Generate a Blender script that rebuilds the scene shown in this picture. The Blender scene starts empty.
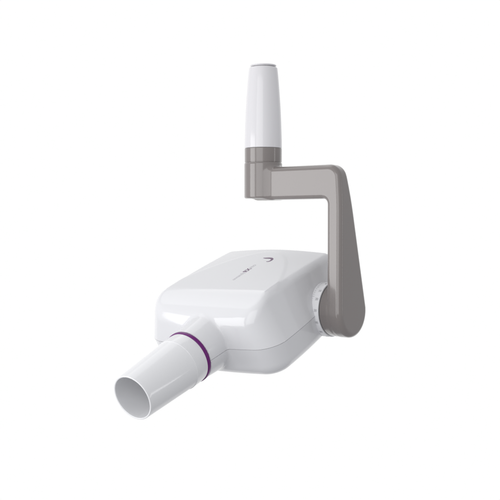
import bpy, bmesh, math
import numpy as np
from mathutils import Matrix, Vector

S = 0.01                                   # one modelling unit is a centimetre
scene = bpy.context.scene

# ------------------------------------------------------------------ camera
cam_data = bpy.data.cameras.new("camera")
cam = bpy.data.objects.new("camera", cam_data)
scene.collection.objects.link(cam)
cam_data.sensor_width = 36.0
cam_data.lens = 72.0
cam_data.clip_start = 0.01
cam_data.clip_end = 100.0
cam.location = Vector((59.600, -80.171, 7.773)) * S
YAW, TILT = math.radians(38.327), math.radians(1.236)
cam.rotation_euler = (math.pi / 2 - TILT, 0.0, YAW)
scene.camera = cam
VIEW = Vector((-math.sin(YAW), math.cos(YAW), 0.0))
RIGHT = Vector((math.cos(YAW), math.sin(YAW), 0.0))

scene.view_settings.view_transform = 'Standard'
scene.view_settings.look = 'None'
scene.view_settings.exposure = 0.0
scene.view_settings.gamma = 1.0
scene.view_settings.use_curve_mapping = False

# ------------------------------------------------------------------ studio surround
world = bpy.data.worlds.new("World")
scene.world = world
world.use_nodes = True
wn, wl = world.node_tree.nodes, world.node_tree.links
wn.clear()
w_out = wn.new("ShaderNodeOutputWorld")
w_bg = wn.new("ShaderNodeBackground")
w_tc = wn.new("ShaderNodeTexCoord")
w_dot = wn.new("ShaderNodeVectorMath"); w_dot.operation = 'DOT_PRODUCT'
w_dot.inputs[1].default_value = VIEW
w_map = wn.new("ShaderNodeMapRange"); w_map.interpolation_type = 'SMOOTHSTEP'
w_map.inputs['From Min'].default_value = 0.52
w_map.inputs['From Max'].default_value = 0.70
w_mix = wn.new("ShaderNodeMix"); w_mix.data_type = 'RGBA'
w_mix.inputs['B'].default_value = (1.0, 1.0, 1.0, 1)          # white seamless sweep behind the product
w_sep = wn.new("ShaderNodeSeparateXYZ")
w_low = wn.new("ShaderNodeMapRange"); w_low.interpolation_type = 'SMOOTHSTEP'
w_low.inputs['From Min'].default_value = -0.7
w_low.inputs['From Max'].default_value = 0.25
w_room = wn.new("ShaderNodeMix"); w_room.data_type = 'RGBA'
w_room.inputs['A'].default_value = (0.42, 0.425, 0.44, 1)     # darker studio floor
w_room.inputs['B'].default_value = (0.66, 0.665, 0.675, 1)    # pale studio walls
wl.new(w_tc.outputs['Generated'], w_sep.inputs[0])
wl.new(w_sep.outputs['Z'], w_low.inputs['Value'])
wl.new(w_low.outputs['Result'], w_room.inputs['Factor'])
wl.new(w_room.outputs['Result'], w_mix.inputs['A'])
wl.new(w_tc.outputs['Generated'], w_dot.inputs[0])
wl.new(w_dot.outputs['Value'], w_map.inputs['Value'])
wl.new(w_map.outputs['Result'], w_mix.inputs['Factor'])
wl.new(w_mix.outputs['Result'], w_bg.inputs['Color'])
w_bg.inputs['Strength'].default_value = 1.0
wl.new(w_bg.outputs[0], w_out.inputs[0])

# ------------------------------------------------------------------ softboxes
def softbox(name, right, up, toward, size_x, size_y, power, target=(0, -4, 4), color=(1, 1, 1)):
    """Area lamp placed relative to the product: to the right of, above and toward the photographer (cm)."""
    d = bpy.data.lights.new(name, 'AREA')
    d.shape = 'RECTANGLE'; d.size = size_x * S; d.size_y = size_y * S
    d.energy = power; d.color = color
    o = bpy.data.objects.new(name, d)
    scene.collection.objects.link(o)
    p = RIGHT * right - VIEW * toward + Vector((0, 0, up))
    o.location = p * S
    o.rotation_euler = (Vector(target) - p).to_track_quat('-Z', 'Y').to_euler()
    return o

softbox("key_softbox", -100, -8, 38, 64, 80, 5.1)
softbox("front_fill", -48, 18, 105, 85, 85, 3.9)  # added fill, brightens front faces while the arm's outer side stays dark
softbox("top_softbox", -42, 108, -36, 120, 85, 2.9)
softbox("rim_strip", 100, 6, 30, 4, 40, 0.24)

# ------------------------------------------------------------------ materials
def material(name, color, rough, coat=0.0, bump=0.0, spec=0.5):
    m = bpy.data.materials.new(name)
    m.use_nodes = True
    nt = m.node_tree
    b = nt.nodes["Principled BSDF"]
    b.inputs['Base Color'].default_value = (*color, 1)
    b.inputs['Roughness'].default_value = rough
    b.inputs['Specular IOR Level'].default_value = spec
    b.inputs['Coat Weight'].default_value = coat
    b.inputs['Coat Roughness'].default_value = 0.08
    tc = nt.nodes.new("ShaderNodeTexCoord")
    nz = nt.nodes.new("ShaderNodeTexNoise")
    nz.inputs['Scale'].default_value = 60.0
    nz.inputs['Detail'].default_value = 3.0
    nt.links.new(tc.outputs['Object'], nz.inputs['Vector'])
    mr = nt.nodes.new("ShaderNodeMapRange")
    mr.inputs['To Min'].default_value = max(0.0, rough - 0.02)
    mr.inputs['To Max'].default_value = rough + 0.02
    nt.links.new(nz.outputs['Fac'], mr.inputs['Value'])
    nt.links.new(mr.outputs['Result'], b.inputs['Roughness'])
    if bump:
        bp = nt.nodes.new("ShaderNodeBump")
        bp.inputs['Strength'].default_value = bump
        bp.inputs['Distance'].default_value = 0.0004
        n2 = nt.nodes.new("ShaderNodeTexNoise")
        n2.inputs['Scale'].default_value = 35.0
        nt.links.new(tc.outputs['Object'], n2.inputs['Vector'])
        nt.links.new(n2.outputs['Fac'], bp.inputs['Height'])
        nt.links.new(bp.outputs['Normal'], b.inputs['Normal'])
    return m

M_WHITE = material("white_gloss_plastic", (0.69, 0.69, 0.71), 0.10)
M_CONE = material("white_cone_plastic", (0.735, 0.737, 0.753), 0.10)
M_SLEEVE = material("white_sleeve_plastic", (0.70, 0.69, 0.712), 0.10)
M_DIAL = material("white_dial_plastic", (0.80, 0.80, 0.82), 0.35)
M_GREY = material("warm_grey_paint", (0.212, 0.190, 0.183), 0.17, coat=0.5, bump=0.04)
M_PURPLE = material("purple_band", (0.125, 0.006, 0.14), 0.25, spec=0.3)
M_INK = material("grey_ink", (0.50, 0.50, 0.52), 0.5)
M_INK_DARK = material("dark_ink", (0.10, 0.10, 0.11), 0.5)
M_INK_LIGHT = material("pale_grey_ink", (0.50, 0.49, 0.52), 0.5)
M_INK_PURPLE = material("purple_ink", (0.15, 0.085, 0.155), 0.5)
M_DARK = material("dark_gap", (0.05, 0.05, 0.055), 0.6)

# ------------------------------------------------------------------ implicit-surface helpers
def rmax(r, *ds):
    """intersection with a true fillet of radius r"""
    acc = 0.0; mx = ds[0]
    for d in ds:
        acc = acc + np.maximum(r + d, 0.0) ** 2
        mx = np.maximum(mx, d)
    return np.minimum(-r, mx) + np.sqrt(acc)

def rmin(r, a, b):
    """union with a fillet of radius r"""
    return np.maximum(r, np.minimum(a, b)) - np.hypot(np.maximum(r - a, 0), np.maximum(r - b, 0))

def grad(f, P, h=2e-3):
    g = np.empty_like(P)
    for k in range(3):
        d = np.zeros(3); d[k] = h
        a = P + d; b = P - d
        g[:, k] = (f(a[:, 0], a[:, 1], a[:, 2]) - f(b[:, 0], b[:, 1], b[:, 2])) / (2 * h)
    return g

def surface(f, lo, hi, step):
    """surface nets on a regular grid, then every vertex is pulled onto the surface"""
    ax = [np.arange(lo[k], hi[k] + step, step) for k in range(3)]
    X, Y, Z = np.meshgrid(*ax, indexing='ij', sparse=True)
    D = np.broadcast_to(f(X, Y, Z), [len(a) for a in ax])
    ins = D < 0
    n = [len(a) - 1 for a in ax]
    corners = [(i, j, k) for i in (0, 1) for j in (0, 1) for k in (0, 1)]
    cnt = np.zeros(n, np.int8)
    for i, j, k in corners:
        cnt += ins[i:i + n[0], j:j + n[1], k:k + n[2]]
    cells = np.argwhere((cnt > 0) & (cnt < 8))
    idx = -np.ones(n, np.int64)
    idx[tuple(cells.T)] = np.arange(len(cells))
    acc = np.zeros((len(cells), 3)); num = np.zeros(len(cells))
    for a in corners:
        for k in range(3):
            if a[k] == 0:
                b = list(a); b[k] = 1
                da = D[tuple((cells + a).T)]; db = D[tuple((cells + b).T)]
                m = (da < 0) != (db < 0)
                t = np.where(m, da / np.where(m, da - db, 1), 0)
                p = np.array(a, float)[None].repeat(len(cells), 0)
                p[:, k] = t
                acc[m] += p[m]; num += m
    V = np.array(lo) + (cells + acc / num[:, None]) * step
    for _ in range(4):
        d = f(V[:, 0], V[:, 1], V[:, 2]); g = grad(f, V)
        mv = -g * (d / np.maximum((g * g).sum(1), 0.05))[:, None]
        ln = np.linalg.norm(mv, axis=1, keepdims=True)
        V = V + mv * np.minimum(1, 0.5 * step / np.maximum(ln, 1e-9))
    F = []
    for k in range(3):
        o1, o2 = (k + 1) % 3, (k + 2) % 3
        s0 = [slice(None)] * 3; s1 = [slice(None)] * 3
        s0[k] = slice(0, -1); s1[k] = slice(1, None)
        A, B = ins[tuple(s0)], ins[tuple(s1)]
        for sign in (0, 1):
            e = np.argwhere((A & ~B) if sign == 0 else (~A & B))
            e = e[(e[:, o1] > 0) & (e[:, o2] > 0) & (e[:, o1] < n[o1]) & (e[:, o2] < n[o2])]
            u = np.zeros(3, int); u[o1] = 1
            v = np.zeros(3, int); v[o2] = 1
            q = np.stack([idx[tuple((e - u - v).T)], idx[tuple((e - v).T)],
                          idx[tuple(e.T)], idx[tuple((e - u).T)]], 1)
            F.append(q if sign == 0 else q[:, ::-1])
    return V, np.concatenate(F)

def mesh_from(name, V, F):
    me = bpy.data.meshes.new(name)
    me.from_pydata((V * S).tolist(), [], F.tolist() if hasattr(F, 'tolist') else F)
    me.update()
    return me

def add(name, me, mat, parent):
    o = bpy.data.objects.new(name, me)
    scene.collection.objects.link(o)
    if mat and not me.materials:
        me.materials.append(mat)
    o.parent = parent
    return o

def exact_normals(me, f, cap=None):
    """shade with the true normals of the implicit surface; cap(normal, centre) faces stay flat"""
    me.polygons.foreach_set('use_smooth', [True] * len(me.polygons))
    nv = len(me.vertices)
    co = np.empty(nv * 3); me.vertices.foreach_get('co', co)
    g = grad(f, co.reshape(-1, 3) / S)
    g /= np.maximum(np.linalg.norm(g, axis=1, keepdims=True), 1e-9)
    li = np.empty(len(me.loops), np.int64); me.loops.foreach_get('vertex_index', li)
    ln = g[li]
    if cap:
        for p in me.polygons:
            if cap(p):
                for l in p.loop_indices:
                    ln[l] = p.normal
    me.normals_split_custom_set(ln.tolist())

def lathe(name, profile, mat, parent, matrix, seg=128, closed=False):
    """revolve (radius, height) pairs about the local Z axis, then place with matrix (cm)"""
    bm = bmesh.new()
    rings = []
    for r, z in profile:
        if r < 1e-6:
            rings.append([bm.verts.new((0, 0, z))])
        else:
            rings.append([bm.verts.new((r * math.cos(2 * math.pi * i / seg), r * math.sin(2 * math.pi * i / seg), z)) for i in range(seg)])
    pairs = list(zip(rings[:-1], rings[1:]))
    if closed:
        pairs.append((rings[-1], rings[0]))
    for a, b in pairs:
        for i in range(seg):
            j = (i + 1) % seg
            vs = [a[i % len(a)], a[j % len(a)], b[j % len(b)], b[i % len(b)]]
            vs = list(dict.fromkeys(vs))
            if len(vs) > 2:
                bm.faces.new(vs)
    bmesh.ops.recalc_face_normals(bm, faces=bm.faces)
    for e in bm.edges:
        if len(e.link_faces) == 2 and e.calc_face_angle(0) > math.radians(35):
            e.smooth = False
    for f in bm.faces:
        f.smooth = True
    bm.transform(Matrix.Scale(S, 4) @ matrix)
    me = bpy.data.meshes.new(name)
    bm.to_mesh(me); bm.free()
    return add(name, me, mat, parent)

def arc(cr, cz, r, a0, a1, n=8):
    return [(cr + r * math.cos(math.radians(a0 + (a1 - a0) * i / n)), cz + r * math.sin(math.radians(a0 + (a1 - a0) * i / n))) for i in range(n + 1)]

# ------------------------------------------------------------------ the one thing: a dental X-ray head on its arm
root = bpy.data.objects.new("dental_xray_head", None)
scene.collection.objects.link(root)
root.empty_display_size = 0.05
root['label'] = "white dental X-ray head with purple-ringed cone, hanging from a bent grey arm"
root['category'] = "X-ray machine"

PITCH = math.radians(21.136)
UN = -1.31                                  # nozzle axis
UC = -1.62                                   # symmetry plane of the head
# head frame: u to the head's right, w forward along the cone, t up
HEAD = Matrix(((1, 0, 0, 0),
               (0, -math.cos(PITCH), -math.sin(PITCH), 0),
               (0, -math.sin(PITCH), math.cos(PITCH), 0),
               (0, 0, 0, 1)))
TS = 0.45                                   # height of the seam between the covers
TOP = 4.80
NT = 0.69                                   # height of the nozzle axis

def clip0(x): return np.maximum(x, 0.0)

def head_sdf(u, w, t):
    a = np.sqrt((u - UC) ** 2 + 1e-4)
    up, dn = clip0(t - TS), clip0(TS - t)
    seam_hw = 7.88 - 0.009 * clip0(7.0 - w) ** 2 - 0.004 * clip0(7.0 - w)
    k = np.clip(up / 3.9, 0, 1.2)
    hw = seam_hw + (6.55 - seam_hw) * k - 0.10 * dn
    side = a - hw
    front = w - (10.35 - 0.010 * a ** 2 - 0.08 * up - 0.14 * dn)
    back = -3.95 - w
    plan = rmax(2.1, side, front)
    plan = rmax(0.8, plan, back)
    q = (-2.6 + 0.2 * a ** 2 - w) / np.sqrt(1 + 0.16 * a ** 2)      # >0 outside the raised panel
    step = 1 / (1 + np.exp(np.clip(-(q - 0.05) / 0.05, -40, 40)))
    top = t - (TOP - 0.05 * step - 0.06 * clip0(q) - 0.02 * clip0(q) ** 2)
    slope = 0.615 * (w - 8.0) + 0.788 * (t - TOP)
    lid = rmax(0.9, top, slope)
    d = rmax(0.58, plan, lid)
    bottom = -2.75 - t
    d = rmax(1.3, d, bottom)
    r = np.sqrt((u - UN) ** 2 + (t - NT) ** 2 + 1e-9)
    nz = np.maximum(r - (2.47 + 0.085 * clip0(12.6 - w)), w - 12.64)
    nz = np.maximum(nz, 6.0 - w)
    return rmin(0.24, d, nz)

V, F = surface(head_sdf, (-9.9, -4.3, -3.2), (7.2, 13.0, 5.2), 0.1)
base = mesh_from("head", V, F)

def split(name, keep_upper, gap=0.017):
    bm = bmesh.new(); bm.from_mesh(base)
    z = (TS + (gap if keep_upper else -gap)) * S
    bmesh.ops.bisect_plane(bm, geom=bm.verts[:] + bm.edges[:] + bm.faces[:], dist=1e-7,
                           plane_co=(0, 0, z), plane_no=(0, 0, 1),
                           clear_inner=keep_upper, clear_outer=not keep_upper)
    rim = [e for e in bm.edges if e.is_boundary]
    bmesh.ops.holes_fill(bm, edges=rim, sides=0)
    bmesh.ops.recalc_face_normals(bm, faces=bm.faces)
    bmesh.ops.triangulate(bm, faces=[f for f in bm.faces if len(f.verts) > 4])
    me = bpy.data.meshes.new(name)
    bm.to_mesh(me); bm.free()
    exact_normals(me, head_sdf, lambda p: abs(p.center.z - z) < 2e-5)
    me.transform(HEAD)
    return me

upper = add("upper_cover", split("upper_cover", True), M_WHITE, root)
lower = add("lower_cover", split("lower_cover", False), M_WHITE, root)
bpy.data.meshes.remove(base)

# --- nozzle pieces revolve about the cone axis
CONE = HEAD @ Matrix.Translation((UN, 0, NT)) @ Matrix(((1, 0, 0, 0), (0, 0, 1, 0), (0, -1, 0, 0), (0, 0, 0, 1)))
ring = lathe("accent_ring", [(2.2, 12.66)] + arc(2.44, 12.74, 0.08, -90, 0, 5) + arc(2.44, 12.97, 0.08, 0, 90, 5) + [(2.2, 13.04)],
             M_PURPLE, root, CONE, closed=True)
ro, ri = 2.115, 1.955
cone = lathe("beam_cone", [(2.1, 13.06)] + arc(2.40, 13.10, 0.06, -90, 0, 4) + [(2.455, 14.50)] + arc(2.40, 14.50, 0.05, 0, 70, 4)
             + [(2.395, 14.62)] + [(ro + 0.02, 20.2)] + arc(ro - 0.065, 20.49, 0.065, 0, 90, 6)
             + arc(ri + 0.065, 20.49, 0.065, 90, 180, 6) + [(ri, 20.2), (2.15, 13.6), (2.1, 13.2)],
             M_CONE, root, CONE, closed=True)
lathe("cone_aperture", [(0.0, 13.16), (2.12, 13.16), (2.12, 13.06), (0.0, 13.06)], M_CONE, cone, CONE)

# ------------------------------------------------------------------ swivel arm
def arm_sdf(X, Y, Z):
    # vertical slab and horizontal bar as one bent plate seen from the front
    xo = 9.0 - 0.012 * clip0(Z - 9.0) ** 2
    outer = rmax(1.2, X - xo, Z - 13.74)
    hole = rmax(0.55, X - 7.35, Z - 10.56)          # negative inside the cut-out
    ell = np.maximum(outer, -hole)
    front = -2.72 - Y
    rear = (Y - (2.04 - 0.25 * clip0(Z - 0.2))) * 0.967
    rear = np.maximum(rear, Y - 2.03)
    rear = np.minimum(rear, Y + 1.1)               # never thinner than the bar
    depth = np.maximum(front, rear)
    foot = np.sqrt((Y + 0.34) ** 2 + (Z / 1.07) ** 2) - 2.38
    prof = np.where(Z < 0, foot, depth)
    slab = rmax(0.5, ell, prof)
    slab = np.maximum(slab, -X - 1.0)
    k = np.clip((X - 6.46) / 0.9, 0, 1)
    boss = rmax(0.10, np.sqrt((Y + 0.34 * k) ** 2 + (Z / (1 + 0.07 * k)) ** 2) - (2.52 - 0.165 * k), 6.46 - X)
    boss = np.maximum(boss, X - 8.3)
    d = rmin(0.06, slab, boss)
    post = rmax(0.2, np.hypot(X + 0.84, Y + 1.6) - 1.875, 10.72 - Z, Z - 14.3)
    return rmin(0.4, d, post)

V, F = surface(arm_sdf, (-4.0, -3.9, -3.0), (9.4, 3.0, 14.7), 0.09)
me = mesh_from("swivel_arm", V, F)
exact_normals(me, arm_sdf)
arm = add("swivel_arm", me, M_GREY, root)

POST = Matrix.Translation((-0.84, -1.6, 0))
lathe("arm_collar", [(0, 14.25), (1.80, 14.25), (1.80, 14.305)] + arc(1.815, 14.33, 0.025, -90, 0, 4) + [(1.845, 15.62)] + arc(1.80, 15.62, 0.04, 0, 90, 4) + [(0, 15.66)],
      M_GREY, root, POST)
prof = [(1.845, 15.72), (1.84, 16.4), (1.815, 17.3), (1.775, 18.4), (1.725, 19.5), (1.665, 20.5), (1.60, 21.4), (1.545, 22.1), (1.485, 22.8), (1.42, 23.4)]
sleeve = lathe("mounting_sleeve", [(0, 15.68), (1.80, 15.68)] + prof + arc(1.27, 23.50, 0.14, 10, 90, 6) + [(1.12, 23.64), (1.12, 23.5), (0, 23.5)],
               M_SLEEVE, root, POST)
lathe("end_cap", [(0, 23.4), (1.06, 23.4), (1.06, 23.70), (1.24, 23.74)] + arc(1.235, 23.82, 0.06, -30, 90, 5) + [(1.0, 23.92), (0, 23.93)],
      M_SLEEVE, sleeve, POST)

# ------------------------------------------------------------------ angle dial round the pivot
DIAL = HEAD @ Matrix(((0, 0, 1, 0), (1, 0, 0, 0), (0, 1, 0, 0), (0, 0, 0, 1)))   # local z -> u, x -> w, y -> t
RD = 2.63
dial = lathe("angle_dial", [(0, 4.5), (RD - 0.03, 4.5)] + arc(RD - 0.05, 6.38, 0.05, 0, 90, 4) + [(0, 6.43)], M_DIAL, root, DIAL)
lathe("pivot_gap", [(0, 6.43), (2.50, 6.43), (2.50, 6.50), (0, 6.50)], M_DARK, dial, DIAL)

def text_geometry(s, size, bold=0.0):
    c = bpy.data.curves.new("glyphs", 'FONT')
    c.body = s; c.size = size; c.align_x = 'CENTER'; c.align_y = 'CENTER'
    c.resolution_u = 3; c.offset = bold
    o = bpy.data.objects.new("glyphs", c)
    scene.collection.objects.link(o)
    dg = bpy.context.evaluated_depsgraph_get()
    m = bpy.data.meshes.new_from_object(o.evaluated_get(dg))
    bpy.data.objects.remove(o); bpy.data.curves.remove(c)
    vs = [v.co.copy() for v in m.vertices]; fs = [list(p.vertices) for p in m.polygons]
    bpy.data.meshes.remove(m)
    return vs, fs

def print_on(name, pieces, mapping, mat, parent, thick=0.012):
    """ink printed on a surface: flat outlines mapped onto it as a thin solid layer"""
    bm = bmesh.new()
    for vs, fs in pieces:
        lo_ = [bm.verts.new(mapping(v.x, v.y, 0.0)) for v in vs]
        hi_ = [bm.verts.new(mapping(v.x, v.y, thick)) for v in vs]
        edges = {}
        for f in fs:
            try:
                bm.faces.new([hi_[i] for i in f]); bm.faces.new([lo_[i] for i in reversed(f)])
            except ValueError:
                continue
            for a, b in zip(f, f[1:] + f[:1]):
                edges[(a, b)] = 1
        for a, b in edges:
            if (b, a) not in edges:
                bm.faces.new([lo_[a], lo_[b], hi_[b], hi_[a]])
    bm.transform(Matrix.Scale(S, 4))
    bmesh.ops.recalc_face_normals(bm, faces=bm.faces)
    me = bpy.data.meshes.new(name)
    bm.to_mesh(me); bm.free()
    return add(name, me, mat, parent)

def quad(x0, y0, x1, y1):
    return [Vector((x0, y0, 0)), Vector((x1, y0, 0)), Vector((x1, y1, 0)), Vector((x0, y1, 0))], [[0, 1, 2, 3]]

# local drawing plane of the dial rim: x along u, y along the rim (arc length)
def on_rim(x, y, h):
    a = y / RD
    r = RD + 0.004 + h
    return DIAL @ Vector((r * math.cos(a), r * math.sin(a), x))

marks = []
for k in range(-36, 36):
    a = math.radians(5 * k + 2) * RD
    L = 0.20 if k % 5 == 0 else 0.11
    marks.append(quad(5.56, a - 0.018, 5.56 + L, a + 0.018))
nums = [(66, "10"), (46, "20"), (22, "30"), (-4, "40"), (-30, "50"), (-56, "60"), (92, "0"), (-82, "70"), (-108, "80"), (118, "10"), (144, "20"), (170, "30"), (196, "40")]
for deg, s in nums:
    vs, fs = text_geometry(s, 0.33, 0.012)
    vs = [Vector((v.x + 6.13, v.y + math.radians(deg) * RD, 0)) for v in vs]
    marks.append((vs, fs))
print_on("scale_markings", marks, on_rim, M_INK, dial, 0.006)

# ------------------------------------------------------------------ lettering and emblem on the lid
def on_lid(x, y, h):
    # x runs toward the back of the head, y toward its left
    u, w = -1.13 - y, 4.45 - x
    t = TOP
    for _ in range(6):
        t -= float(head_sdf(np.array([u]), np.array([w]), np.array([t]))[0])
    return HEAD @ Vector((u, w, t + 0.003 + h))

def shifted(g, dx, dy=0.0):
    return [Vector((v.x + dx, v.y + dy, 0)) for v in g[0]], g[1]
print_on("wordmark", [shifted(text_geometry("owandy", 0.60, 0.004), 0.78), shifted(text_geometry("PRO", 0.46, 0.004), 3.22)], on_lid, M_INK_LIGHT, upper, 0.004)
print_on("wordmark_initials", [shifted(text_geometry("RX", 0.70, 0.022), 2.25)], on_lid, M_INK_PURPLE, upper, 0.004)
# swoosh emblem: one brush stroke that runs across and hooks forward
path = [(5.38, 0.26, 0.04), (5.36, -0.10, 0.12), (5.38, -0.45, 0.14), (5.32, -0.80, 0.14),
        (5.08, -1.05, 0.13), (4.76, -1.10, 0.11), (4.52, -0.96, 0.08), (4.52, -0.72, 0.03)]
fine = []
for i in range(len(path) - 1):
    p0, p1, p2, p3 = (path[max(i - 1, 0)], path[i], path[i + 1], path[min(i + 2, len(path) - 1)])
    for k in range(6):
        t_ = k / 6
        fine.append([0.5 * (2 * b + (c - a) * t_ + (2 * a - 5 * b + 4 * c - d) * t_ ** 2 + (3 * b - a - 3 * c + d) * t_ ** 3)
                     for a, b, c, d in zip(p0, p1, p2, p3)])
fine.append(list(path[-1]))
sv, sf = [], []
for i, (x, y, hw_) in enumerate(fine):
    a, b = fine[max(i - 1, 0)], fine[min(i + 1, len(fine) - 1)]
    tx, ty = b[0] - a[0], b[1] - a[1]
    L = math.hypot(tx, ty)
    nx, ny = -ty / L * hw_, tx / L * hw_
    sv += [Vector((x - nx, y - ny, 0)), Vector((x + nx, y + ny, 0))]
    if i:
        sf.append([2 * i - 2, 2 * i, 2 * i + 1, 2 * i - 1])
print_on("emblem", [(sv, sf)], on_lid, M_INK_PURPLE, upper, 0.004)
